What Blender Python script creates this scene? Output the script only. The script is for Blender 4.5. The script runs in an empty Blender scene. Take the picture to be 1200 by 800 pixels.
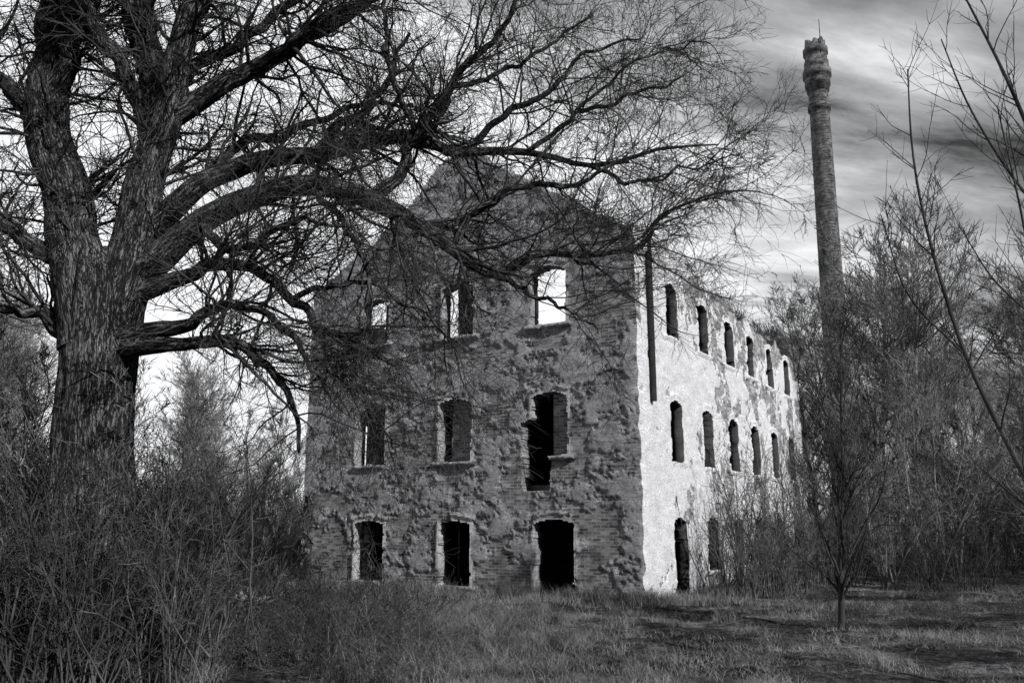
import bpy, math, numpy as np
from mathutils import Vector
S=bpy.context.scene
rng=np.random.default_rng(7)
# ---------------------------------------------------------------- noise
_tab=np.random.default_rng(99).random((256,256))
def vn(x,y,o=0):
    x=np.asarray(x,float)+o*17.3; y=np.asarray(y,float)+o*31.7
    xi=np.floor(x).astype(int); yi=np.floor(y).astype(int)
    fx=x-xi; fy=y-yi; fx=fx*fx*(3-2*fx); fy=fy*fy*(3-2*fy)
    a=_tab[xi&255,yi&255]; b=_tab[(xi+1)&255,yi&255]; c=_tab[xi&255,(yi+1)&255]; d=_tab[(xi+1)&255,(yi+1)&255]
    return (a*(1-fx)+b*fx)*(1-fy)+(c*(1-fx)+d*fx)*fy
def fbm(x,y,sc,oc=4,o=0,g=.5):
    s=0;a=1;t=0
    for i in range(oc):
        s=s+a*vn(np.asarray(x)*sc*2**i,np.asarray(y)*sc*2**i,o+i*3); t+=a; a*=g
    return s/t
def sstep(a,b,x):
    t=np.clip((x-a)/(b-a),0,1); return t*t*(3-2*t)
def gh(x,y):
    x=np.asarray(x,float);y=np.asarray(y,float)
    near=np.exp(-((x)**2+(y-22)**2)/1200.)
    h=(fbm(x,y,.35,3,5)-.5)*.35*near+(fbm(x,y,.03,2,8)-.5)*.5*(1-near)
    h+=.38*np.exp(-(((x+2.6)/1.9)**2+((y-15.2)/1.8)**2))
    h+=.3*np.exp(-(((x+6.0)/1.6)**2+((y-18.5)/1.6)**2))
    return h
# ---------------------------------------------------------------- mesh helpers
def mkmesh(name,V,F,attrs=None,smooth=False,mi=None):
    me=bpy.data.meshes.new(name)
    F=np.asarray(F); nf,k=F.shape
    me.vertices.add(len(V)); me.vertices.foreach_set('co',np.asarray(V,np.float32).ravel())
    me.loops.add(nf*k); me.loops.foreach_set('vertex_index',F.astype(np.int32).ravel())
    me.polygons.add(nf); me.polygons.foreach_set('loop_start',np.arange(0,nf*k,k,dtype=np.int32))
    me.update(calc_edges=True)
    if smooth: me.polygons.foreach_set('use_smooth',np.ones(nf,bool))
    if mi is not None: me.polygons.foreach_set('material_index',np.asarray(mi,np.int32))
    for n,a in (attrs or {}).items():
        a=np.asarray(a,np.float32)
        if a.ndim==1:
            at=me.attributes.new(n,'FLOAT','POINT'); at.data.foreach_set('value',a)
        else:
            at=me.attributes.new(n,'FLOAT_VECTOR','POINT'); at.data.foreach_set('vector',a.ravel())
    return me
def obj(name,me,mat=None,parent=None,loc=(0,0,0),rz=0,sc=1):
    o=bpy.data.objects.new(name,me)
    S.collection.objects.link(o)
    if me is not None and mat is not None and len(me.materials)==0: me.materials.append(mat)
    o.location=loc; o.rotation_euler=(0,0,rz); o.scale=(sc,sc,sc) if np.isscalar(sc) else sc
    if parent: o.parent=parent
    return o
def norm(a): return a/np.maximum(np.linalg.norm(a,axis=-1,keepdims=True),1e-9)
# ---------------------------------------------------------------- branches
class Tubes:
    def __init__(s): s.V=[];s.F=[];s.A=[];s.n=0
    def add(s,P,R,k,rough=0.):
        N,n,_=P.shape
        T=norm(np.gradient(P,axis=1))
        ref=np.where(np.abs(T[:,0,2:3])>.9,np.array([[1.,0,0]]),np.array([[0,0,1.]]))
        nr=norm(np.cross(T[:,0],ref))
        if k==2:
            # finest twigs: narrow flat slips with random roll
            rl=np.random.default_rng(s.n+1).uniform(0,3.14,N)[:,None]
            nr=nr*np.cos(rl)+np.cross(T[:,0],nr)*np.sin(rl)
        Ns=[]
        for i in range(n):
            t=T[:,i]; nr=norm(nr-t*np.sum(nr*t,1,keepdims=True)); Ns.append(nr)
        Nn=np.stack(Ns,1); B=np.cross(T,Nn)
        th=np.arange(k)*2*math.pi/k
        seg=np.linalg.norm(np.diff(P,axis=1),axis=2); sl=np.concatenate([np.zeros((N,1)),np.cumsum(seg,1)],1)
        RR=np.repeat(R[:,:,None],k,2)
        if rough>0:
            t=th[None,None,:]; q=sl[:,:,None]
            RR=RR*(1+rough*(1.0*np.sin(3*t+q*.6)+.6*np.sin(7*t+1.5*np.sin(q*1.4))+.45*np.sin(13*t+2.2*np.sin(q*2.3))+1.6*(fbm(np.cos(t)*3+q*0+9,np.sin(t)*3+q*2.5,1.,3,2)-.5)))
        if k==2: RR=RR*1.35
        dirv=Nn[:,:,None,:]*np.cos(th)[None,None,:,None]+B[:,:,None,:]*np.sin(th)[None,None,:,None]
        V=P[:,:,None,:]+dirv*RR[...,None]
        A=np.stack([np.cos(th)[None,None,:]*R[:,:,None],np.sin(th)[None,None,:]*R[:,:,None],np.repeat(sl[:,:,None],k,2)],-1)
        idx=np.arange(N*n*k).reshape(N,n,k)+s.n
        if k==2:
            f=np.stack([idx[:,:-1,0],idx[:,:-1,1],idx[:,1:,1],idx[:,1:,0]],-1).reshape(-1,4)
        else:
            a=idx[:,:-1,:];b=np.roll(a,-1,2);d=idx[:,1:,:];c=np.roll(d,-1,2)
            f=np.stack([a,b,c,d],-1).reshape(-1,4)
        s.F.append(f); s.V.append(V.reshape(-1,3)); s.A.append(A.reshape(-1,3)); s.n+=N*n*k
    def mesh(s,name,uv=False):
        return mkmesh(name,np.concatenate(s.V),np.concatenate(s.F),{'tuv':np.concatenate(s.A)} if uv else None,True)
def grow(r,P0,D,L,R0,n,wander,trop,taper=.25):
    p=P0.copy();d=norm(D);out=[p.copy()]
    trop=np.asarray(trop,float)
    for i in range(n):
        d=norm(d+wander*r.normal(size=d.shape)+trop/n*(i+1)*.5)
        p=p+d*(L/n)[:,None]; out.append(p.copy())
    P=np.stack(out,1); t=np.linspace(0,1,n+1)
    return P,R0[:,None]*(1-(1-taper)*t)[None,:]
def spawn(r,P,R,m,tmin,tmax,a0,a1,Lb,rf,up=0.,rmin=.0025,endshort=.5):
    N,n,_=P.shape
    idx=np.repeat(np.arange(N),m)
    t=r.uniform(tmin,tmax,len(idx)); f=t*(n-1); i=np.minimum(f.astype(int),n-2); w=(f-i)[:,None]
    p=P[idx,i]*(1-w)+P[idx,i+1]*w; tg=norm(P[idx,i+1]-P[idx,i]); rad=R[idx,i]*(1-w[:,0])+R[idx,i+1]*w[:,0]
    q=r.normal(size=tg.shape); q[:,2]+=up; q=norm(q-tg*np.sum(q*tg,1,keepdims=True))
    a=np.radians(r.uniform(a0,a1,len(idx)))[:,None]
    D=tg*np.cos(a)+q*np.sin(a)
    L=(Lb[idx] if not np.isscalar(Lb) else Lb)*(1-endshort*t)*r.uniform(.55,1.25,len(idx))
    return p,D,L,np.maximum(rad*rf*r.uniform(.7,1.1,len(idx)),rmin)
def plen(P): return np.linalg.norm(np.diff(P,axis=1),axis=2).sum(1)
def catmull(C,n):
    C=np.array(C,float); C=np.vstack([2*C[0]-C[1],C,2*C[-1]-C[-2]])
    m=len(C)-3; out=[]
    for u in np.linspace(0,m-1e-6,n):
        i=int(u);t=u-i;p0,p1,p2,p3=C[i:i+4]
        out.append(.5*((2*p1)+(-p0+p2)*t+(2*p0-5*p1+4*p2-p3)*t*t+(-p0+3*p1-3*p2+p3)*t**3))
    return np.array(out)
# ---------------------------------------------------------------- materials
def newmat(name):
    m=bpy.data.materials.new(name); m.use_nodes=True; nt=m.node_tree; nt.nodes.clear()
    o=nt.nodes.new('ShaderNodeOutputMaterial'); b=nt.nodes.new('ShaderNodeBsdfDiffuse')
    nt.links.new(b.outputs[0],o.inputs[0]); return m,nt,b
def nd(nt,t,ins=None,**kw):
    n=nt.nodes.new(t)
    for k,v in kw.items(): setattr(n,k,v)
    for k,v in (ins or {}).items():
        if isinstance(v,bpy.types.NodeSocket): nt.links.new(v,n.inputs[k])
        else: n.inputs[k].default_value=v
    return n
def ramp(nt,fac,stops):
    n=nt.nodes.new('ShaderNodeValToRGB'); nt.links.new(fac,n.inputs[0]); e=n.color_ramp.elements
    while len(e)<len(stops): e.new(.5)
    for i,(p,c) in enumerate(stops): e[i].position=p; e[i].color=(c,c,c*1.02,1)
    return n.outputs[0]
def math_(nt,op,a,b=0.,c=None,clamp=False):
    n=nt.nodes.new('ShaderNodeMath'); n.operation=op; n.use_clamp=clamp
    for i,v in enumerate([a,b]+([c] if c is not None else [])):
        if isinstance(v,bpy.types.NodeSocket): nt.links.new(v,n.inputs[i])
        else: n.inputs[i].default_value=v
    return n.outputs[0]
def mix(nt,f,a,b,bt='MIX'):
    n=nt.nodes.new('ShaderNodeMix'); n.data_type='RGBA'; n.blend_type=bt
    for i,v in ((0,f),(6,a),(7,b)):
        if isinstance(v,bpy.types.NodeSocket): nt.links.new(v,n.inputs[i])
        else: n.inputs[i].default_value=v if i==0 else ((v,v,v,1) if np.isscalar(v) else v)
    return n.outputs[2]
def vscale(nt,vec,s):
    return nd(nt,'ShaderNodeMapping',{'Vector':vec,'Scale':s}).outputs[0]
def noise(nt,vec,sc,det=4,rough=.6,dist=0):
    n=nd(nt,'ShaderNodeTexNoise',{'Scale':sc,'Detail':det,'Roughness':rough,'Distortion':dist}); nt.links.new(vec,n.inputs['Vector']); return n.outputs[0]
def mat_wall(name,pl,br,mortar,stain=.5,bd=.03):
    m,nt,b=newmat(name)
    at=nd(nt,'ShaderNodeAttribute',attribute_name='wuv').outputs['Vector']
    pa=nd(nt,'ShaderNodeAttribute',attribute_name='plaster').outputs['Fac']
    tr=nd(nt,'ShaderNodeAttribute',attribute_name='trim').outputs['Fac']
    an=vscale(nt,at,(1,1.8,1))
    bk=nd(nt,'ShaderNodeTexBrick',{'Vector':at,'Color1':(br[0],)*3+(1,),'Color2':(br[1],)*3+(1,),'Mortar':(mortar,)*3+(1,),'Scale':1.,'Mortar Size':.015,'Mortar Smooth':.3,'Bias':0.,'Brick Width':.27,'Row Height':.095})
    n1=noise(nt,an,1.6,5,.7); n2=noise(nt,an,9,5,.85); n3=noise(nt,an,38,2,.8)
    bc=mix(nt,1,bk.outputs['Color'],ramp(nt,n1,[(.35,.5),(.65,1.4)]),'MULTIPLY')
    bc=mix(nt,.8,bc,ramp(nt,n3,[(.36,.45),(.6,1.4)]),'MULTIPLY')
    pc=ramp(nt,n1,[(.32,pl[0]),(.5,(pl[0]+pl[1])/2),(.66,pl[1])])
    pc=mix(nt,stain,pc,ramp(nt,n2,[(.36,.15),(.45,.9),(.6,1.35)]),'MULTIPLY')
    pc=mix(nt,stain*.9,pc,ramp(nt,n3,[(.36,.35),(.6,1.35)]),'MULTIPLY')
    pc=mix(nt,math_(nt,'MULTIPLY',tr,.6),pc,min(.7,pl[1]*1.4))
    f=math_(nt,'ADD',pa,math_(nt,'MULTIPLY',math_(nt,'SUBTRACT',n2,.5),1.5))
    f=ramp(nt,f,[(.45,0),(.52,1)])
    col=mix(nt,f,bc,pc)
    nt.links.new(col,b.inputs['Color'])
    hb=math_(nt,'ADD',math_(nt,'MULTIPLY',bk.outputs['Fac'],-.8),math_(nt,'MULTIPLY',n3,.6))
    hp=math_(nt,'ADD',math_(nt,'MULTIPLY',n3,1.3),math_(nt,'MULTIPLY',n2,.7))
    h=mix(nt,f,hb,math_(nt,'ADD',hp,.6))
    bp=nd(nt,'ShaderNodeBump',{'Strength':1.,'Distance':bd,'Height':h}); nt.links.new(bp.outputs[0],b.inputs['Normal'])
    return m
def mat_bark(name,c0,c1,bump=.03):
    m,nt,b=newmat(name)
    at=nd(nt,'ShaderNodeAttribute',attribute_name='tuv').outputs['Vector']
    n1=noise(nt,vscale(nt,at,(1,1,.14)),20,3,.65,.8)
    rd=math_(nt,'ABSOLUTE',math_(nt,'SUBTRACT',n1,.5))
    r1=ramp(nt,rd,[(0,0),(.09,1)])
    n3=noise(nt,vscale(nt,at,(1,1,.35)),48,3,.75)
    n2=noise(nt,at,2.2,3)
    r=math_(nt,'MULTIPLY',r1,n3)
    c=ramp(nt,r,[(.08,c0*.3),(.36,c0),(.62,c1)])
    c=mix(nt,.8,c,ramp(nt,n2,[(.3,.35),(.7,1.5)]),'MULTIPLY')
    nt.links.new(c,b.inputs['Color'])
    bp=nd(nt,'ShaderNodeBump',{'Strength':1.,'Distance':bump,'Height':r}); nt.links.new(bp.outputs[0],b.inputs['Normal'])
    return m
def mat_simple(name,c0,c1,sc=3,bump=0,det=3):
    m,nt,b=newmat(name)
    tc=nd(nt,'ShaderNodeTexCoord').outputs['Object']
    n=noise(nt,tc,sc,det,.65); nt.links.new(ramp(nt,n,[(.3,c0),(.7,c1)]),b.inputs['Color'])
    if bump:
        bp=nd(nt,'ShaderNodeBump',{'Strength':1.,'Distance':bump,'Height':n}); nt.links.new(bp.outputs[0],b.inputs['Normal'])
    return m
M_front=mat_wall('old_plaster_brick',(.17,.5),(.08,.3),.3,.95,.04)
M_side=mat_wall('pale_plaster_brick',(.62,.92),(.14,.42),.36,.6,.03)
M_int=mat_wall('inner_brick_reveal_shade',(.05,.11),(.03,.09),.07,.6)  # interior brick; also the painted shade on side-window reveals
M_bark=mat_bark('willow_bark',.06,.26,.06)
M_twig=mat_simple('twig_bark',.02,.075,1.5,0,1)
M_far=mat_simple('grey_bark',.05,.28,.5,0,2)
M_shrub=mat_simple('shrub_bark',.03,.15,2,0,1)
M_thick=mat_simple('dark_stems',.012,.1,1.3,0,2)
M_grass=mat_simple('dry_grass_blades',.02,.36,1.2,0,3)
M_straw=mat_simple('straw',.02,.3,2,0,2)
M_conc=mat_simple('concrete',.1,.2,4,.02)
M_dark=mat_simple('rusted_iron',.02,.04,4)
# ---------------------------------------------------------------- ground
def axis(fs,a,b,lo,hi):
    core=list(np.arange(a,b+1e-6,fs)); s=fs; x=core[-1]
    while x<hi: s*=1.25; x+=s; core.append(x)
    s=fs; x=core[0]; pre=[]
    while x>lo: s*=1.25; x-=s; pre.append(x)
    return np.array(pre[::-1]+core)
gx=axis(.14,-14,18,-900,900); gy=axis(.14,9,34,-60,1500)
GX,GY=np.meshgrid(gx,gy,indexing='ij')
GZ=gh(GX,GY)+(fbm(GX,GY,2.5,3,3)-.5)*.12*((GY>8)&(GY<35)&(np.abs(GX)<20))
idx=np.arange(GX.size).reshape(GX.shape)
F=np.stack([idx[:-1,:-1],idx[1:,:-1],idx[1:,1:],idx[:-1,1:]],-1).reshape(-1,4)
m,nt,b=newmat('ground_soil_grass')
tc=nd(nt,'ShaderNodeTexCoord').outputs['Object']
n1=noise(nt,tc,.45,5,.65); n2=noise(nt,tc,7,4,.75); n3=noise(nt,tc,30,3,.8)
c=ramp(nt,n1,[(.35,.012),(.5,.05),(.66,.2)])
c=mix(nt,.9,c,ramp(nt,n2,[(.35,.2),(.65,1.9)]),'MULTIPLY'); c=mix(nt,.8,c,ramp(nt,n3,[(.35,.4),(.65,1.5)]),'MULTIPLY')
nt.links.new(c,b.inputs['Color'])
bp=nd(nt,'ShaderNodeBump',{'Strength':1.,'Distance':.09,'Height':math_(nt,'ADD',n2,math_(nt,'MULTIPLY',n3,.5))}); nt.links.new(bp.outputs[0],b.inputs['Normal'])
obj('ground',mkmesh('ground',np.stack([GX,GY,GZ],-1).reshape(-1,3),F,smooth=True),m)
# ---------------------------------------------------------------- building
C0=np.array([3.72,24.2,0.]); DF=np.array([-.848,.530,0]); DS=np.array([.530,.848,0]); NF=-DS; NS=-DF; UP=np.array([0,0,1.])
mill=bpy.data.objects.new('ruined_brick_mill',None); S.collection.objects.link(mill)
def cornerw(z): return (fbm(z,z*0,3.,3,4)-.5)*.10, (fbm(z,z*0,2.5,4,9)-.62)*.18
def wall(name,O,du,nr,W,H,cell,th,top,ops,mat,plfn,bands=(),corner=None,skipu0=False,extra=None,amp=1.,rmat=None):
    nu=int(round(W/cell));nz=int(round(H/cell))
    u=np.linspace(0,W,nu+1);z=np.linspace(-.5,H,nz+1+int(.5/cell)); nz=len(z)-1
    Ug,Zg=np.meshgrid(u,z,indexing='ij')
    cu=(u[:-1]+u[1:])/2;cz=(z[:-1]+z[1:])/2
    CU,CZ=np.meshgrid(cu,cz,indexing='ij')
    rag=(fbm(CU,CZ,1.6,4,6)-.5)
    keep=CZ<top(CU)+rag*.5*amp+(vn(np.floor(CU/.27),np.floor(CZ/.085)*0+3,2)-.5)*.25*amp
    jig=(fbm(CU,CZ,4,3,11)-.5)*.14*amp
    trim=np.zeros_like(Ug); dtr=np.zeros_like(Ug)
    for (uc,w,z0,z1,rise,fr) in ops:
        a=np.abs(CU-uc)+jig*(1.2 if fr<0 else .5)
        ztop=z1-rise*np.clip(np.abs(CU-uc)/(w/2),0,1)**2+jig*(1.2 if fr<0 else .3)
        keep&=~((a<w/2)&(CZ>z0+jig*.5)&(CZ<ztop))
        if fr>0:
            a=np.abs(Ug-uc); zt=z1-rise*np.clip(a/(w/2),0,1)**2
            dx=a-w/2; dz=Zg-zt
            br=fbm(Ug,Zg,2.6,3,21+int(uc*3+z0))
            inb=((dx<.12)&(dz<.16)&(Zg>z0-.02))&(br>.44)
            hood=((dx<.2)&(dz>.14)&(dz<.24))&(br>.46)
            sill=((dx<.22)&(Zg<z0+.02)&(Zg>z0-.12))&(br>.38)
            trim=np.maximum(trim,np.where(inb,.8*fr,0)); trim=np.maximum(trim,np.where(hood|sill,.5*fr,0))
            dtr=np.maximum(dtr,np.where(inb,.025,0)); dtr=np.maximum(dtr,np.where(hood,.06,0)); dtr=np.maximum(dtr,np.where(sill,.09,0))
    pl=np.clip(plfn(Ug,Zg),0,1)
    pl=np.where(trim>0,np.maximum(pl,.8),pl)
    d=(pl*.045+(fbm(Ug,Zg,.5,3,1)-.5)*.06+(fbm(Ug,Zg*1.6,11,2,7,.8)-.5)*.018*(0.3+.7*pl))*amp+dtr
    for (a,b_,h) in bands:
        d+=np.where((Zg>a)&(Zg<b_)&(fbm(Ug,Zg,1.2,3,14)>.40),h,0)
    P=O+du*Ug[...,None]+UP*Zg[...,None]
    if corner is not None:
        side,sgn=corner
        c1,c2=cornerw(Zg); w=np.exp(-Ug/.12); w=np.where(Ug<1e-6,1,w)
        if side=='F': d=d*(1-w)+c1*w; P=P+NS*(c2*w)[...,None]
        else: d=d*(1-w)+c2*w; P=P+NF*(c1*w)[...,None]
    Po=P+nr*d[...,None]; Pi=O+du*Ug[...,None]+UP*Zg[...,None]-nr*th
    n0=Ug.size; I=np.arange(n0).reshape(Ug.shape)
    a=I[:-1,:-1];b_=I[1:,:-1];c=I[1:,1:];dd=I[:-1,1:]
    F=[np.stack([a,b_,c,dd],-1)[keep]]; nout=len(F[0])
    F.append(np.stack([a,dd,c,b_],-1)[keep]+n0)
    K=np.pad(keep,1)
    vx=K[:-1,1:-1]!=K[1:,1:-1]
    if skipu0: vx[0,:]=False
    i,j=np.nonzero(vx); e0=I[i,j];e1=I[i,j+1]; F.append(np.stack([e0,e1,e1+n0,e0+n0],-1))
    vz=K[1:-1,:-1]!=K[1:-1,1:]
    vz[:,0]=False
    i,j=np.nonzero(vz); e0=I[i,j];e1=I[i+1,j]; F.append(np.stack([e0,e1,e1+n0,e0+n0],-1))
    F=np.concatenate(F); V=np.concatenate([Po.reshape(-1,3),Pi.reshape(-1,3)])
    uv=np.stack([Ug,Zg,0*Ug],-1).reshape(-1,3); uv2=uv+np.array([th,0,0])
    plv=np.concatenate([pl.ravel(),pl.ravel()*.5]); trv=np.concatenate([trim.ravel(),trim.ravel()*.5])
    used=np.unique(F); rem=-np.ones(len(V),int); rem[used]=np.arange(len(used))
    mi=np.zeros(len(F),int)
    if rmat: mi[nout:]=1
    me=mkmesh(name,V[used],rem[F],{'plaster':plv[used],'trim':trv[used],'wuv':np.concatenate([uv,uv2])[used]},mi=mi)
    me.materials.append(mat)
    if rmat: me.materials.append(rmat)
    return obj(name,me,None,mill)
fp=np.array([[0,10.95],[.6,11.3],[2,12.2],[4,13.4],[5.4,14.4],[6.1,15.0],[7.1,15.0],[7.9,14.4],[8.4,13.6],[10.4,12.4],[12,11.5],[13.4,10.8]])
ftop=lambda u: np.interp(u,fp[:,0],fp[:,1])
def fpl(u,z):
    n=fbm(u,z*1.3,1.0,6,33,.75)
    bias=.05-.14*np.exp(-(((u-11.5)/2.2)**2+((z-1.2)/1.3)**2))-.12*np.exp(-(((u-1.2)/1.2)**2+((z-8.7)/1.5)**2))-.10*np.exp(-(((u-4.5)/2.)**2+((z-3.2)/.6)**2))-.10*sstep(1.2,.2,z)
    bias-=.12*np.exp(-(((u-1.2)/1.0)**2+((z-1.6)/1.6)**2))+.08*np.exp(-(((u-5)/2.0)**2+((z-7.3)/.6)**2))
    return sstep(.45,.52,n+bias-.02)
fops=[(10.18,1.3,.2,2.2,.1,1),(6.55,1.25,.18,2.2,.1,1),(2.9,1.35,-.6,2.25,.12,.2),
 (10.25,1.35,4.1,6.12,.14,.7),(6.6,1.3,4.09,6.16,.14,.7),(3.0,1.25,4.15,6.12,.14,.5),(3.5,1.0,3.1,5.3,.0,-1),
 (10.2,1.25,8.4,10.1,.16,.25),(6.55,1.3,8.3,10.15,.16,.25),(3.03,1.27,8.28,10.2,.16,.35)]
wall('front_wall',C0,DF,NF,13.4,15.8,.045,.45,ftop,fops,M_front,fpl,(),('F',1),True)
def stop(u): return 10.95-u/19.5*1.15+ .35*(vn(u*.9,u*0,3)-.5)
sops=[]
for i,s in enumerate([2.75,5.75,8.65,11.5,14.35,17.2]):
    sops.append((s,.98,8.0-.02*i,9.8-.04*i,.14,.2))
    sops.append((s,1.0,4.0,5.95,.14,.2))
    sops.append((s,1.05 ,-.6 if i in(0,3) else .6,2.3,.12,.1))
def spl(u,z):
    n=fbm(u,z,.8,6,53,.75)
    return sstep(.43,.5,n+.12-.13*sstep(2,8,u)-.08*sstep(8,10.5,z)-.06*sstep(2,.3,z))
wall('side_wall',C0,DS,NS,19.5,11.8,.05,.4,stop,sops,M_side,spl,((10.3,10.9,.10),),('S',1),True,rmat=M_int)  # reveals take the dark inner brick as painted shade in the openings
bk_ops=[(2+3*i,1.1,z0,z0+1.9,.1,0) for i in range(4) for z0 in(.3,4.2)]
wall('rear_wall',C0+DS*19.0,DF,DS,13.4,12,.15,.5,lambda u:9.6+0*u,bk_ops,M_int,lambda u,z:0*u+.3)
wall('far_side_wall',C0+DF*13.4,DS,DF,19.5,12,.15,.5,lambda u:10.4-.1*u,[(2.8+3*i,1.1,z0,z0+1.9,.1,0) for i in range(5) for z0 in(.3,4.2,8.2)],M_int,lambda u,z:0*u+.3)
def box(name,O,a,b,c,mat,attrs=True,parent=mill):
    V=[];
    for i in(0,1):
        for j in(0,1):
            for k in(0,1): V.append(O+a*i+b*j+c*k)
    F=[[0,1,3,2],[4,6,7,5],[0,4,5,1],[2,3,7,6],[0,2,6,4],[1,5,7,3]]
    me=mkmesh(name,np.array(V),np.array(F)); return obj(name,me,mat,parent)
for z in(3.0,7.3):
    box('floor_slab',C0+DF*.55+DS*.55+UP*z,DF*12.3,DS*18.0,UP*.3,M_conc)
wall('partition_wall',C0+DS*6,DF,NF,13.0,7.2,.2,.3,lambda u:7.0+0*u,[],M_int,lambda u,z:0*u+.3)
wall('added_inner_wall',C0+DF*2.2+DS*.9,DS,NS,17.5,10.6,.2,.3,lambda u:10.2-.04*u,[],M_int,lambda u,z:0*u+.3)  # made-up inner wall, put in so the side windows look dark
box('added_roof_remains',C0+DF*.5+DS*.9+UP*10.0,DF*1.9,DS*16-UP*.8,UP*.15,M_dark)  # roof remnant, added as a hidden slab so the top side windows stay dark
def infill(u0,u1,z0,z1,dep,mat,pl=0.,seed=0):
    wall('window_infill',C0+DF*u0-NF*dep+UP*(z0),DF,NF,u1-u0,z1-z0,.045,.12,lambda u:(z1-z0)-.25+.5*vn(u*3,u*0,seed),[],mat,lambda u,z:0*u+pl,amp=.5)
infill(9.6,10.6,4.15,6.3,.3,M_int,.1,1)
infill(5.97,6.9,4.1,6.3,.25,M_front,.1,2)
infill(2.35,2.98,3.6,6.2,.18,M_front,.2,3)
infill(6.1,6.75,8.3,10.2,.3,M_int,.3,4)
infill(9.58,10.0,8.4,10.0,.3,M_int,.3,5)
for uc,z0,z1 in((10.18,.3,2.1),(6.55,.3,2.1)):
    O=C0+DF*(uc-.02)-NF*.22+UP*z0
    box('window_bar',O,DF*.05,-NF*.05,UP*(z1-z0),M_dark)
O=C0+DF*2.42-NF*.2+UP*8.3
box('window_frame',O,DF*.06,-NF*.06,UP*1.75,M_twig); box('window_frame',O+DF*1.14,DF*.06,-NF*.06,UP*1.75,M_twig)
tb=Tubes()
q=C0+DS*.75+NS*.12
tb.add(np.array([[q+UP*10.9,q+UP*9,q+UP*7.5,q+UP*5.7]]),np.full((1,4),.11),10)
obj('drainpipe',tb.mesh('drainpipe'),M_dark,mill)
tb=Tubes()
N=700; s=rng.uniform(0,19.5,N); P0=C0+DS*s[:,None]-NS*rng.uniform(.05,.38,N)[:,None]; P0[:,2]=stop(s)-.05
N2=300; t=rng.uniform(0,13.4,N2); Q=C0+DF*t[:,None]-NF*.25; Q[:,2]=ftop(t)-.05; P0=np.vstack([P0,Q]);N+=N2
D=rng.normal(size=(N,3))*.5+UP
L=rng.uniform(.1,.6,N)*np.where(rng.random(N)<.15,2.6,1)
P,R=grow(rng,P0,D,L,np.full(N,.008),4,.2,(0,0,-.1)); tb.add(P,R,3)
p,d,l,r0=spawn(rng,P,R,7,.2,1,25,60,L*.5,.7,rmin=.006); P,R=grow(rng,p,d,l,r0,3,.2,(0,0,0)); tb.add(P,R,2)
obj('wall_top_weeds',tb.mesh('wall_top_weeds'),M_thick,mill)
# ---------------------------------------------------------------- chimney
m,nt,b=newmat('chimney_brick')
at=nd(nt,'ShaderNodeAttribute',attribute_name='wuv').outputs['Vector']
bk=nd(nt,'ShaderNodeTexBrick',{'Vector':at,'Color1':(.06,.06,.06,1),'Color2':(.15,.15,.15,1),'Mortar':(.14,.14,.14,1),'Scale':1.,'Mortar Size':.012,'Brick Width':.26,'Row Height':.1})
n1=noise(nt,vscale(nt,at,(1.6,.8,1)),1.6,5,.75)
c=mix(nt,.9,bk.outputs['Color'],ramp(nt,n1,[(.35,.3),(.65,1.7)]),'MULTIPLY'); nt.links.new(c,b.inputs['Color'])
bp=nd(nt,'ShaderNodeBump',{'Strength':1.,'Distance':.02,'Height':math_(nt,'ADD',n1,math_(nt,'MULTIPLY',bk.outputs['Fac'],-.4))}); nt.links.new(bp.outputs[0],b.inputs['Normal'])
prof=[(0,1.6),(3,1.55),(3.1,1.3),(12,1.2),(22,1.1),(30.8,1.0),(30.82,1.16),(31.2,1.16),(31.22,1.02),(32.3,1.02),(32.32,1.16),(32.7,1.18),(32.72,1.3),(33.4,1.32),(33.42,1.46),(33.9,1.46),(33.92,1.28),(34.6,1.26),(34.62,1.16),(35.2,1.14),(35.22,1.28),(35.65,1.28),(35.67,1.08),(36.2,1.04),(36.2,.6),(34,.6)]
zz=[];rr=[]
for (a,ra),(b_,rb) in zip(prof[:-1],prof[1:]):
    n=max(1,int(abs(b_-a)/.3))
    for q in range(n): zz.append(a+(b_-a)*q/n); rr.append(ra+(rb-ra)*q/n)
zz.append(prof[-1][0]);rr.append(prof[-1][1]); zz=np.array(zz);rr=np.array(rr)*.67
k=40; th=np.arange(k)*2*math.pi/k
TH,ZZ=np.meshgrid(th,zz,indexing='ij'); RR=rr[None,:]+ (fbm(np.cos(TH)*4+20,np.sin(TH)*4+ZZ*1.5,1.,3,3)-.5)*.03
ZJ=ZZ+(fbm(np.cos(TH)*3+9,np.sin(TH)*3+9,1.,3,3)-.5)*.9*(ZZ>36.)
V=np.stack([np.cos(TH)*RR,np.sin(TH)*RR,ZJ],-1).reshape(-1,3)
I=np.arange(V.shape[0]).reshape(k,len(zz)); a=I[:,:-1];b2=np.roll(I,-1,0)[:,:-1];c2=np.roll(I,-1,0)[:,1:];d2=I[:,1:]
uv=np.stack([TH*.75,ZZ,0*ZZ],-1).reshape(-1,3)
chim=bpy.data.objects.new('factory_chimney',None); S.collection.objects.link(chim)
chim.location=(21.6,55,0); chim.rotation_euler=(0,math.radians(.7),0)
obj('chimney_shaft',mkmesh('chimney_shaft',V,np.stack([a,b2,c2,d2],-1).reshape(-1,4),{'wuv':uv}),m,chim)
tb=Tubes()
tb.add(np.array([[[.1,-.8,35.],[.1,-.8,36.5],[.1,-.8,37.6]]]),np.array([[.035,.03,.02]]),6)
for z in np.arange(4,35,.45):
    rr_=np.interp(z,[3.1,31.2,36],[.88,.68,.82])+.12
    tb.add(np.array([[[-.25,-rr_,z],[0,-rr_-.03,z],[.25,-rr_,z]]]),np.full((1,3),.02),4)
obj('ladder_rungs_and_rod',tb.mesh('rungs'),M_dark,chim)
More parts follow.
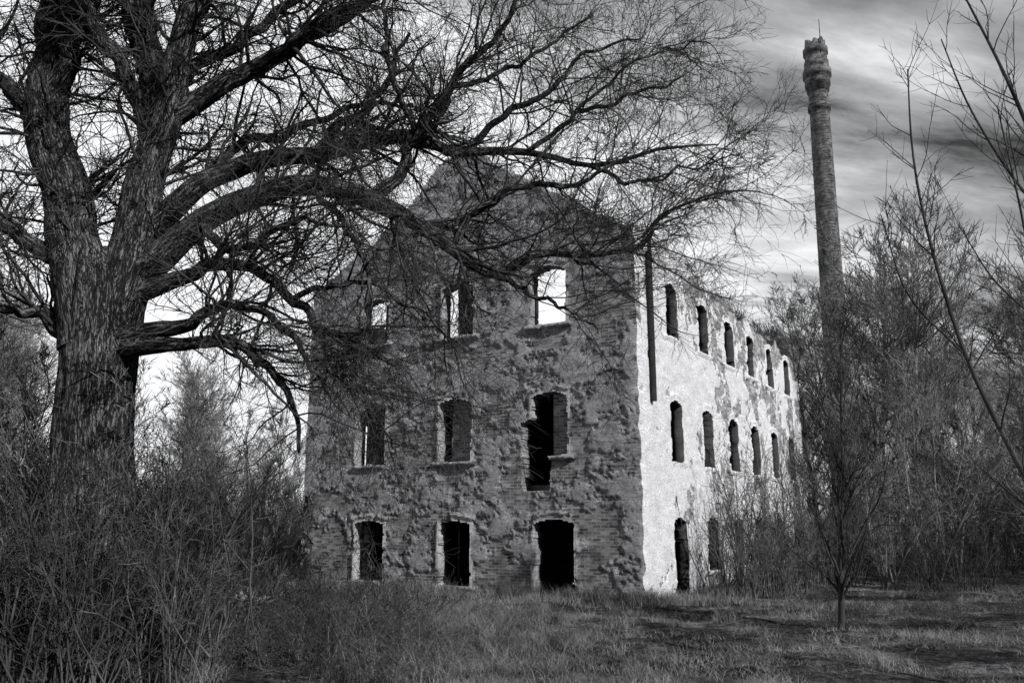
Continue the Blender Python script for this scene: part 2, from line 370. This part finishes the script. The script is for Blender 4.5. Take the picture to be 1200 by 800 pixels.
# ---------------------------------------------------------------- big willow
r=np.random.default_rng(11)
trunk=[(-6.6,13,-.5,.95),(-6.55,13,.2,.8),(-6.45,13,1.1,.68),(-6.40,13,2.3,.61),(-6.48,13,3.6,.57),(-6.54,13,5.0,.56),(-6.55,13,5.8,.56),(-6.7,13,6.4,.42)]
limbs=[
 [(-6.65,13,4.9,.5),(-6.95,13,6.2,.42),(-7.28,13,7.14,.38),(-7.82,13.1,8.66,.35),(-8.0,13.2,10.25,.32),(-8.0,13.3,11.07,.3),(-8.1,13.4,13,.24),(-8.5,13.6,16,.1)],
 [(-6.45,13,4.9,.45),(-6.1,12.9,6.5,.36),(-5.98,12.9,7.89,.29),(-6.1,12.9,9.44,.25),(-6.47,12.9,11.07,.22),(-6.6,13,14,.12),(-6.4,13,16,.05)],
 [(-6.08,12.9,7.2,.24),(-5.9,12.8,8.0,.25),(-5.67,12.7,8.66,.24),(-5.59,12.6,9.44,.22),(-5.36,12.5,10.25,.2),(-5.2,12.5,11.07,.18),(-4.9,12.4,13.5,.1),(-4.7,12.4,15.5,.04)],
 [(-6.3,13,5.9,.32),(-5.6,12.8,6.34,.24),(-4.89,12.6,6.91,.2),(-4.07,12.5,7.26,.18),(-3.1,12.4,7.31,.165),(-2.15,12.4,7.16,.15),(-1.47,12.4,6.74,.12),(-.93,12.4,6.24,.10),(-.33,12.4,5.93,.085),(.26,12.3,6.21,.065),(1.06,12.2,6.1,.05),(1.85,12.2,6.25,.04),(2.33,12.3,6.74,.03),(3.07,12.3,7.1,.02),(3.9,12.4,7.2,.01)],
 [(-2.15,12.4,7.16,.11),(-1.76,12.4,7.62,.09),(-1.5,12.3,8.2,.08),(-.97,12.2,8.96,.065),(-.42,12.1,9.7,.05),(0,12,10.35,.035),(.3,12,11.4,.015)],
 [(-6.1,13,6.7,.28),(-5.57,12.9,7.18,.2),(-5.06,12.9,7.7,.175),(-4.23,12.9,8.03,.155),(-3.25,12.9,8.15,.135),(-2.4,12.8,8.3,.12),(-1.55,12.8,8.4,.10),(-.77,12.8,8.1,.08),(.28,12.7,8.1,.055),(1.25,12.6,7.8,.04),(2.2,12.6,8.1,.03),(3.35,12.6,8.15,.012)],
 [(-5.67,12.7,8.66,.2),(-5.0,12.7,9.1,.165),(-4.3,12.7,9.56,.145),(-3.47,12.6,10.05,.12),(-2.6,12.5,10.5,.1),(-1.9,12.4,11.3,.07),(-1.2,12.3,12.6,.03)],
 [(-4.3,12.7,9.56,.1),(-3.6,12.2,9.7,.09),(-2.8,11.9,10.1,.07),(-1.7,11.7,10.5,.05),(-.6,11.6,11.1,.03)],
 [(-6.2,12.9,5.7,.2),(-5.2,12.7,5.95,.12),(-4.7,12.6,6.22,.1),(-4.0,12.6,6.07,.085),(-3.38,12.5,5.55,.07),(-2.95,12.4,5.08,.06),(-2.35,12.3,4.88,.045),(-1.7,12.3,4.35,.02)],
 [(-6.1,12.8,4.9,.22),(-5.2,12.5,4.77,.11),(-4.56,12.4,4.81,.095),(-4.05,12.4,4.7,.08),(-3.62,12.4,4.35,.06),(-3.28,12.4,3.96,.045),(-3.17,12.4,3.2,.025)],
 [(-6.1,12.8,5.0,.2),(-5.0,12.4,5.15,.1),(-4.5,12.2,5.3,.08),(-3.9,12.1,5.35,.06),(-3.35,12,5.0,.05),(-3.0,12,4.5,.035),(-2.6,12,4.0,.02)],
 [(-7.5,13,7.9,.2),(-8.2,13,8.9,.14),(-8.8,12.8,9.6,.12),(-9.8,12.6,10.4,.06)],
 [(-7.0,13,6.2,.2),(-7.7,12.9,6.5,.13),(-8.4,12.7,6.9,.1),(-9.3,12.5,7.1,.05)],
 [(-6.9,13,5.0,.2),(-7.6,12.8,5.4,.09),(-8.2,12.6,5.5,.07),(-9,12.4,5.9,.04)],
 [(-7.9,13.1,9.3,.2),(-7.3,12.6,10.0,.14),(-6.9,12.3,11.2,.1),(-6.4,12,12.8,.05)],
 [(-6.05,12.9,8.5,.15),(-6.5,12.5,9.6,.12),(-7.0,12.2,10.6,.09),(-7.2,12,12,.04)],
 [(-5.4,12.9,7.4,.1),(-4.7,13.6,8.6,.08),(-3.9,14.2,9.2,.07),(-2.9,14.6,9.9,.05),(-2,15,10.2,.03)],
 [(-3.25,12.9,8.15,.1),(-2.8,13.2,8.9,.08),(-2.3,13.5,9.7,.06),(-1.9,13.7,10.8,.03)],
 [(-.77,12.8,8.1,.06),(-.1,12.8,8.8,.055),(.6,12.8,9.2,.045),(1.3,12.8,9.9,.03),(2.2,12.8,10.2,.015)],
 [(.28,12.7,8.1,.045),(1.0,12.6,8.7,.04),(1.9,12.5,8.9,.03),(2.9,12.4,9.4,.015)],
 [(-.93,12.4,6.24,.07),(-.6,12.3,6.9,.06),(.1,12.2,7.3,.05),(.9,12.1,7.2,.04),(1.8,12,7.6,.02)],
 [(-4.9,12.6,6.9,.08),(-4.5,12.2,6.3,.07),(-3.9,11.9,6.2,.055),(-3.2,11.8,6.6,.04),(-2.4,11.7,6.4,.02)],
 [(-3.1,12.4,7.31,.07),(-2.7,12.1,6.8,.05),(-2.2,11.9,6.0,.04),(-2,11.8,5.2,.02)],
 [(-5.5,12.9,9.7,.1),(-4.6,13.2,10.5,.09),(-3.6,13.5,11.6,.06),(-2.6,13.8,12.4,.03)],
 [(-1.5,12.3,8.2,.055),(-1.9,12,9.2,.045),(-2.0,11.8,10.2,.03),(-1.8,11.7,11.2,.015)],
 [(-.97,12.2,8.96,.05),(-.3,12.4,9.3,.04),(.5,12.6,9.9,.03),(1.4,12.8,10.6,.015)],
 [(-3.38,12.5,5.55,.05),(-2.7,12.2,5.75,.04),(-2.0,12,5.6,.03),(-1.2,11.9,5.1,.02),(-.7,11.8,4.5,.01)],
 [(-2.95,12.4,5.08,.045),(-2.6,12.2,4.4,.035),(-2.1,12.1,3.9,.025),(-1.7,12.,3.2,.012)],
 [(-.33,12.4,5.93,.05),(.2,12.2,5.6,.035),(.8,12.1,5.3,.025),(1.3,12,4.9,.01)],
 [(1.25,12.6,7.8,.035),(1.9,12.5,7.5,.03),(2.7,12.5,7.7,.02),(3.6,12.5,7.9,.01)],
 [(1.0,12.6,8.7,.03),(1.8,12.6,9.5,.025),(2.6,12.6,9.9,.018),(3.3,12.6,10.0,.01)],
]
W=Tubes(); P=catmull(trunk,90)
W.add(P[None,:,:3],P[None,:,3],72,.05)
K=40; LP=[];LR=[]
for i,l in enumerate(limbs):
    c=catmull(l,K); tt=np.linspace(0,1,K)
    jit=np.stack([fbm(tt*9,tt*0+i*3+j*1.7,1.,3,i+j)-.5 for j in range(3)],1)*np.minimum(1,tt*4)[:,None]*.28
    c[:,:3]+=jit; c[:,3]=np.maximum(c[:,3],.008)
    LP.append(c[:,:3]);LR.append(c[:,3]); W.add(c[None,:,:3],c[None,:,3],32 if l[0][3]>.18 else 14,.035)
LP=np.array(LP);LR=np.array(LR); LL=plen(LP)
T=Tubes(); l1=[]
for i in range(len(LP)):
    m=int(LL[i]*5.2)
    t0=.18 if LL[i]>3 else .1
    l1.append(spawn(r,LP[i:i+1],LR[i:i+1],m,t0,1.,28,75,np.array([2.4]),.38,up=.3,rmin=.01,endshort=.25))
p,d,l,r0=[np.concatenate([q[j] for q in l1]) for j in range(4)]
r0=np.minimum(r0,.036)
P1,R1=grow(r,p,d,l,r0,10,.19,(0,0,.05),.25); T.add(P1,R1,4)
p,d,l2,r2=spawn(r,P1,R1,10,.1,1.,25,65,l*.6,.5,up=.1,rmin=.004); P2,R2=grow(r,p,d,l2,r2,6,.18,(0,0,-.08),.4); T.add(P2,R2,3)
p,d,l3,r3=spawn(r,P2,R2,9,.1,1.,20,60,l2*.65,.6,rmin=.0026); P3,R3=grow(r,p,d,l3,r3,3,.2,(0,0,-.12),.5); T.add(P3,R3,2)
willow=bpy.data.objects.new('old_willow_tree',None); S.collection.objects.link(willow)
obj('trunk_and_limbs',W.mesh('trunk_and_limbs',True),M_bark,willow); obj('twigs',T.mesh('twigs'),M_twig,willow)
# ---------------------------------------------------------------- generic trees & shrubs
SRC={}
def tree_mesh(name,seed,H=12,m1=30,m2=9,m3=8,ang=(25,50),spread=.42,rt=.16,stems=1,rtw=.006,base=.2,trunkw=.05):
    r=np.random.default_rng(seed); T=Tubes()
    P0=np.zeros((stems,3)); P0[:,:2]=r.normal(size=(stems,2))*.12*(stems>1); P0[:,2]=-.3
    D=np.stack([r.normal(size=stems)*(.06 if stems==1 else .22),r.normal(size=stems)*(.06 if stems==1 else .22),np.ones(stems)],1)
    L=np.full(stems,H)*r.uniform(.8,1.,stems)
    P,R=grow(r,P0,D,L,np.full(stems,rt),14,trunkw,(0,0,.05),.1); T.add(P,R,8)
    p,d,l,r1=spawn(r,P,R,m1//stems,base,1.,ang[0],ang[1],L*spread,.5,up=.2,rmin=rtw*1.8,endshort=.55); P1,R1=grow(r,p,d,l,r1,7,.13,(0,0,.25),.3);T.add(P1,R1,4)
    p,d,l2,r2=spawn(r,P1,R1,m2,.15,1.,20,55,l*.5,.5,up=.3,rmin=rtw*1.2); P2,R2=grow(r,p,d,l2,r2,4,.15,(0,0,.2),.4);T.add(P2,R2,3)
    p,d,l3,r3=spawn(r,P2,R2,m3,.1,1.,18,50,l2*.6,.6,up=.2,rmin=rtw); P3,R3=grow(r,p,d,l3,r3,2,.16,(0,0,.1),.5);T.add(P3,R3,2)
    me=T.mesh(name); SRC[me.name]=(np.concatenate(T.V),np.concatenate(T.F)); return me
def shrub_mesh(name,seed,H=3.5,stems=26,m2=7,m3=4,lean=.3,rt=.024,rtw=.004,br=.35):
    r=np.random.default_rng(seed);T=Tubes()
    P0=np.zeros((stems,3));P0[:,:2]=r.normal(size=(stems,2))*br;P0[:,2]=-.15
    D=np.stack([r.normal(size=stems)*lean,r.normal(size=stems)*lean,np.ones(stems)],1)
    L=H*r.uniform(.45,1.05,stems)
    P,R=grow(r,P0,D,L,rt*r.uniform(.4,1.1,stems),9,.1,(0,0,-.12),.2);T.add(P,R,4)
    p,d,l,r1=spawn(r,P,R,m2,.2,1.,20,60,L*.34,.55,up=.3,rmin=rtw*1.2);P1,R1=grow(r,p,d,l,r1,5,.16,(0,0,.1),.35);T.add(P1,R1,3)
    p,d,l2,r2=spawn(r,P1,R1,m3,.1,1.,20,60,l*.5,.6,rmin=rtw);P2,R2=grow(r,p,d,l2,r2,2,.2,(0,0,.05),.5);T.add(P2,R2,2)
    me=T.mesh(name); SRC[me.name]=(np.concatenate(T.V),np.concatenate(T.F)); return me
far=[tree_mesh('bare_tree_mesh%d'%i,100+i,14,42,12,10,(25,55),.42,.17,rtw=.010,base=.12) for i in range(3)]
multi=[tree_mesh('multi_mesh%d'%i,200+i,10,48,10,8,(16,40),.36,.08,stems=4,rtw=.008,base=.12) for i in range(2)]
shr=[shrub_mesh('shrub_mesh%d'%i,300+i) for i in range(4)]
tall=[shrub_mesh('tall_shrub_mesh%d'%i,400+i,5.,18,9,5,.16,.028,.0045,.3) for i in range(3)]
thorn=[shrub_mesh('bramble_mesh%d'%i,500+i,1.5,40,7,4,.6,.01,.0035,.5) for i in range(3)]
r=np.random.default_rng(5)
def put(name,me,x,y,s,mat,parent=None,z=None):
    return obj(name,me,mat,parent,(x,y,float(gh(x,y))-.03),r.uniform(0,6.28),(s,s,s*r.uniform(.92,1.1)))
class Merge:
    def __init__(s): s.V=[];s.F=[];s.n=0
    def put(s,me,x,y,sc):
        V,F=SRC[me.name]; a=r.uniform(0,6.28); c,si=math.cos(a),math.sin(a)
        tx,ty=r.normal(size=2)*.08
        X=V[:,0]*c-V[:,1]*si+tx*V[:,2];Y=V[:,0]*si+V[:,1]*c+ty*V[:,2]
        s.V.append(np.stack([X*sc+x,Y*sc+y,V[:,2]*sc*r.uniform(.9,1.1)+float(gh(x,y))-.03],-1)); s.F.append(F+s.n); s.n+=len(V)
    def done(s,name,mat,parent=None): return obj(name,mkmesh(name,np.concatenate(s.V),np.concatenate(s.F),smooth=True),mat,parent)
for x,y,s,k in((17.6,38,1.15,0),(21.5,42,1.2,1),(26,39,1.05,2),(30.5,44,1.15,0),(24,33,.8,1),(20,31,.62,2),(34,40,1.0,1),(16.4,46,1.05,2),(27,48,1.2,1),(29,34,.85,2),(19.6,45,1.3,0),(18.4,48,1.2,2),(23.5,37,1.0,0)):
    put('added_shade_tree',far[k],x,y,s,M_far)
for x,y,s,k in((15.5,32,.75,0),(17.3,34,1.05,1),(22,35,.85,0),(25.5,32,.7,1),(19.5,38,1.2,0),(31,36,.95,0),(18.5,29,.55,1),(13.6,31.2,.62,1),(12.3,28.6,.5,0),(15.6,36.5,.95,0),(21,33,.8,1)):
    put('multi_stem_tree',multi[k],x,y,s,M_far)
E=bpy.data.objects.new('distant_treeline',None);S.collection.objects.link(E)
for i in range(56):
    x=r.uniform(-80,85);y=r.uniform(60,85)
    if abs(x-21.7)<4 and abs(y-55)<6: continue
    put('distant_tree',far[i%3],x,y,r.uniform(.6,1.0)*(1 if x>0 else .75),M_far,E)
for i in range(7): 
    y=r.uniform(50,70); put('distant_tree',far[i%3],-y*r.uniform(.2,.37),y,.5,M_far,E)
m1=Merge()
for i in range(90):
    x=r.uniform(-60,70);y=r.uniform(46,60); m1.put((tall+thorn+shr)[i%10] if i%2 else tall[i%3],x,y,r.uniform(1.,1.7))
for i in range(22):
    y=r.uniform(45,60); m1.put(shr[i%4],-y*r.uniform(.22,.4),y,r.uniform(1.,1.6))
m1.done('distant_shrubs',M_thick,E)
for x,y,s,k in((-14,24,.62,0),(-17,28,.7,1),(-11,30,.55,2),(-20,33,.75,0),(-13,36,.7,1),(-24,38,.9,2),(-10.5,21,.45,1),(-16,40,.7,0),(-12,44,.6,2),(-9.2,27,.4,0)):
    put('added_shade_tree',far[k],x,y,s,M_far)
for x,y,s,k in((4,-4,.8,0),(9,-5,.85,1),(-1,-5,.8,1),(1,-9,1.,2)):  # unseen trees added behind the camera to shade the foreground
    put('added_shade_tree',far[k],x,y,s,M_far)
put('young_tree',tree_mesh('young_tree_mesh',61,6.6,46,8,5,(14,32),.42,.075,rtw=.005,base=.12,trunkw=.03),6.95,18.6,1.,M_twig)
m2=Merge()
for x,y,s in((6.3,26.1,.9),(7.4,26.6,1.1),(8.6,27.9,1.1),(9.6,29.6,1.15),(11.,31.4,1.1),(12.2,33,1.1),(7.9,25.7,.7),(10,28.2,.8),(13.5,35,1.2),(9.,26.6,.6),(11.5,29.5,.8),(7,25.3,.55),(8.2,28.9,1.15)):
    m2.put(tall[int(x*7)%3],x,y,s)
m2.done('wall_shrubs',M_shrub)
E=bpy.data.objects.new('undergrowth_thicket',None);S.collection.objects.link(E)
m3=Merge();m5=Merge()
for i in range(110):
    y=r.uniform(11.3,23); x=-(.60*y+1.5)+r.uniform(0,1)*(4.5+.15*(y-11))
    if x>-2.8-.1*(y-11): continue
    (m5 if i%5==0 else m3).put((shr+tall)[i%7],x,y,r.uniform(.6,1.1))
for i in range(95):
    y=r.uniform(12.2,22); x=r.uniform(-.6*y,-.10*y-.2)
    (m5 if i%4==0 else m3).put(thorn[i%3],x,y,r.uniform(.5,1.1))
for i in range(14):
    y=r.uniform(19,25); m3.put(shr[i%4],-y*.33+r.uniform(-1,.5),y,r.uniform(.5,.9))
m3.done('shrubs',M_thick,E); m5.done('pale_shrubs',M_shrub,E)
m4=Merge()
for i in range(80):
    y=r.uniform(22,48); x=r.uniform(-.68*y-3,-.31*y-1.)
    m4.put((shr+tall)[i%7],x,y,r.uniform(.7,1.3))
for i in range(70):
    y=r.uniform(27,50); x=r.uniform(.42*y,.68*y); m4.put((thorn+tall)[i%6],x,y,r.uniform(.5,1.1))
for i in range(22):
    y=r.uniform(17,30); x=r.uniform(.33*y,.62*y); m4.put(thorn[i%3],x,y,r.uniform(.2,.5))
for t in np.linspace(.3,13.2,20):
    q=C0+DF*t+NF*r.uniform(.3,1.); m4.put(thorn[int(t*3)%3],q[0],q[1],r.uniform(.2,.45))
m4.done('brambles',M_thick,E)
for x,y,s,k in((-8.6,14.5,.62,0),(-7.6,17,.6,1),(-10.5,16,.75,1),(-5.6,20,.5,0),(-4.9,15.4,.33,0)):
    put('multi_stem_sapling',multi[k],x,y,s,M_far,E)
r=np.random.default_rng(21)
def leaning(name,limbs,dens,L1,k1=8):
    T=Tubes()
    for i,l in enumerate(limbs):
        c=catmull(l,24); P=c[None,:,:3];R=np.maximum(c[None,:,3],.006); T.add(P,R,8)
        p,d,l_,r1=spawn(r,P,R,int(plen(P)[0]*dens),.1,1.,20,50,L1,.45,up=.4,rmin=.006,endshort=.4);P1,R1=grow(r,p,d,l_,r1,7,.09,(0,0,.15),.35);T.add(P1,R1,4)
        p,d,l2,r2=spawn(r,P1,R1,5,.15,1.,20,50,l_*.5,.6,up=.2,rmin=.004);P2,R2=grow(r,p,d,l2,r2,4,.1,(0,0,.1),.5);T.add(P2,R2,3)
    return obj(name,T.mesh(name),M_twig)
leaning('ash_sapling',[[(7.0,10,-.2,.045),(6.6,10,1.2,.04),(6.1,10,2.6,.034),(5.55,10,4.1,.027),(5.25,10,5.6,.02),(5.15,10,6.8,.014),(5.2,10,8,.008)],
 [(6.1,10,2.6,.022),(6.3,9.8,4,.02),(6.2,9.6,5.5,.015),(6.0,9.5,7.2,.008)],[(5.5,10,4.2,.016),(5.0,10.2,5,.012),(4.8,10.3,6.1,.007)]],3.8,1.3)
leaning('ash_sapling',[[(8.2,11,-.2,.07),(8,11,3,.055),(7.7,11,6,.04),(7.2,11,8.2,.025),(6.6,11,10,.012)],[(7.7,11,6,.025),(7.1,11,6.8,.02),(6.5,10.9,7.9,.014),(6.2,10.9,9,.008)],
 [(8,11,4.2,.02),(7.2,11,4.8,.016),(6.6,11,5.4,.012),(6.2,11,6.2,.006)]],3.8,1.4)
# ---------------------------------------------------------------- grass
def blades(name,X,Y,Hh,lean,wd,mat,seed,z0=-.02,droop=.5,n=4):
    r=np.random.default_rng(seed);N=len(X)
    a=r.uniform(0,6.283,N); ln=lean*r.uniform(.3,1.6,N); b=r.uniform(0,6.283,N)
    Z=gh(X,Y)+z0; L=[]
    for i in range(n):
        t=i/(n-1); hz=Hh*(t-droop*np.minimum(ln,1.4)*t*t*.6); off=Hh*ln*t*t
        cx=X+np.cos(a)*off; cy=Y+np.sin(a)*off; cz=Z+np.maximum(hz,.01)
        w=wd*(1-.9*t)
        L.append(np.stack([cx-np.cos(b)*w,cy-np.sin(b)*w,cz],-1));L.append(np.stack([cx+np.cos(b)*w,cy+np.sin(b)*w,cz],-1))
    V=np.stack(L,1).reshape(-1,3); base=(np.arange(N)*2*n)[:,None,None]
    f=np.array([[2*i,2*i+1,2*i+3,2*i+2] for i in range(n-1)])[None]
    return obj(name,mkmesh(name,V,(base+f).reshape(-1,4)),mat)
N=230000
y=11+ (r.random(N)**1.6)*34; x=r.uniform(-.66,.70,N)*y
dens=fbm(x,y,.5,4,41); k=(dens+r.normal(size=N)*.07>.48)
inb=((x-C0[0])*DF[0]+(y-C0[1])*DF[1]>0)&((x-C0[0])*DS[0]+(y-C0[1])*DS[1]>0)
k&=~inb; x=x[k];y=y[k]
hh=(.04+.16*fbm(x,y,.8,3,44)**2*2)*r.uniform(.5,1.6,len(x))
blades('short_grass',x,y,hh,1.1,.005,M_grass,1,n=3)
nc=820; cy=r.uniform(12,24,nc)**1.0; cx=r.uniform(-.58,.3,nc)*cy
w=np.exp(-((cx+1.8)/3.0)**2)*(cy<21)+.25; k=r.random(nc)<w; cx=cx[k];cy=cy[k]; ins=((cx-C0[0])*DS[0]+(cy-C0[1])*DS[1]>-.3)&(cx<C0[0]); cx=cx[~ins];cy=cy[~ins]
m_=110; sz=r.uniform(.3,1.,len(cx))*np.where(cx>1,.5,1)
X=np.repeat(cx,m_)+r.normal(size=len(cx)*m_)*.13;Y=np.repeat(cy,m_)+r.normal(size=len(cx)*m_)*.13
blades('tussock_grass',X,Y,np.repeat(sz,m_)*r.uniform(.35,1.1,len(X)),1.15,.0055,M_straw,2,droop=.85)
t=r.uniform(-1,14,9000); o=np.abs(r.normal(size=9000))*.8+.05; X=C0[0]+DF[0]*t+NF[0]*o;Y=C0[1]+DF[1]*t+NF[1]*o
t=r.uniform(-.5,20,9000); o=np.abs(r.normal(size=9000))*1.+.05; X=np.r_[X,C0[0]+DS[0]*t+NS[0]*o];Y=np.r_[Y,C0[1]+DS[1]*t+NS[1]*o]
blades('wall_foot_weeds',X,Y,r.uniform(.15,.8,len(X))*fbm(X,Y,1.,3,4)*1.3,.5,.007,M_straw,3)
# ---------------------------------------------------------------- rubble
V=[];F=[];n=0
for i in range(110):
    c=np.array([-6.0+r.normal()*.9,18.3+r.normal()*.7,0]); c[2]=gh(c[0],c[1])+max(0,.5-np.hypot(c[0]+6,c[1]-18.3)*.35)*r.random()
    s=r.uniform(.06,.2)*np.array([1.5,.9,.6]); 
    if i%14==0: s=np.array([.9,.09,.03])*r.uniform(.7,1.3)
    A=np.linalg.qr(r.normal(size=(3,3)))[0] if i%14 else np.array([[math.cos(i),-math.sin(i),0],[math.sin(i),math.cos(i),.3],[.3,0,1]])
    vs=np.array([[a,b,c_] for a in(-1,1) for b in(-1,1) for c_ in(-1,1)])*r.uniform(.75,1.1,(8,3))*s@A.T+c
    V.append(vs);F.append(np.array([[0,1,3,2],[4,6,7,5],[0,4,5,1],[2,3,7,6],[0,2,6,4],[1,5,7,3]])+n);n+=8
obj('rubble_pile',mkmesh('rubble_pile',np.concatenate(V),np.concatenate(F)),mat_simple('rubble',.15,.4,5,.02))
# ---------------------------------------------------------------- world, sun, camera
az=math.radians(136.5); el=math.radians(30)
w=bpy.data.worlds.new('World');S.world=w;w.use_nodes=True;nt=w.node_tree;nt.nodes.clear()
out=nd(nt,'ShaderNodeOutputWorld');bg=nd(nt,'ShaderNodeBackground',{'Strength':.1})
sky=nd(nt,'ShaderNodeTexSky',sky_type='NISHITA');sky.sun_disc=False;sky.sun_elevation=el;sky.sun_rotation=az
bw=nd(nt,'ShaderNodeRGBToBW',{'Color':sky.outputs[0]}).outputs[0]
g=nd(nt,'ShaderNodeTexCoord').outputs['Generated']
sx=nd(nt,'ShaderNodeSeparateXYZ',{0:g})
zc=math_(nt,'ADD',math_(nt,'MAXIMUM',sx.outputs[2],0.),.18)
px=math_(nt,'DIVIDE',sx.outputs[0],zc);py=math_(nt,'DIVIDE',sx.outputs[1],zc)
cv=nd(nt,'ShaderNodeCombineXYZ',{0:px,1:py,2:0.}).outputs[0]
mp=nd(nt,'ShaderNodeMapping',{'Vector':cv,'Rotation':(0,0,math.radians(25)),'Scale':(.55,1.5,1)}).outputs[0]
n1=noise(nt,mp,1.1,7,.6,.5)
# cloud bank lies to the north and west; unseen sky behind and overhead darkened to cut fill light
f=math_(nt,'ADD',n1,math_(nt,'MULTIPLY',sx.outputs[0],-.40))
f=math_(nt,'ADD',f,math_(nt,'MULTIPLY',math_(nt,'SUBTRACT',sx.outputs[1],.8),.22))
f=math_(nt,'SUBTRACT',f,math_(nt,'MULTIPLY',math_(nt,'MAXIMUM',math_(nt,'SUBTRACT',sx.outputs[2],.5),0.),.6))
f=ramp(nt,f,[(.24,0),(.38,.42),(.50,1)])
skyc=math_(nt,'MULTIPLY',bw,.28)
col=mix(nt,f,skyc,11.0)
col=mix(nt,1,col,(.97,.98,1.0,1),'MULTIPLY')
nt.links.new(col,bg.inputs[0]);nt.links.new(bg.outputs[0],out.inputs[0])
w.cycles.sampling_method='MANUAL'; w.cycles.sample_map_resolution=512
sd=bpy.data.lights.new('sun','SUN');sd.energy=5;sd.angle=math.radians(.5);sd.color=(1,.985,.965)
so=bpy.data.objects.new('sun',sd);S.collection.objects.link(so)
dv=Vector((math.sin(az)*math.cos(el),math.cos(az)*math.cos(el),math.sin(el))); so.rotation_euler=dv.to_track_quat('Z','Y').to_euler(); so.location=dv*50
cd=bpy.data.cameras.new('camera');cd.lens=29.4;cd.sensor_width=36;cd.clip_end=4000;cd.clip_start=.1
co=bpy.data.objects.new('camera',cd);S.collection.objects.link(co);co.location=(0,0,2.2);co.rotation_euler=(math.radians(102.1),0,0)
S.camera=co
S.view_settings.view_transform='Standard';S.view_settings.look='None';S.view_settings.exposure=0
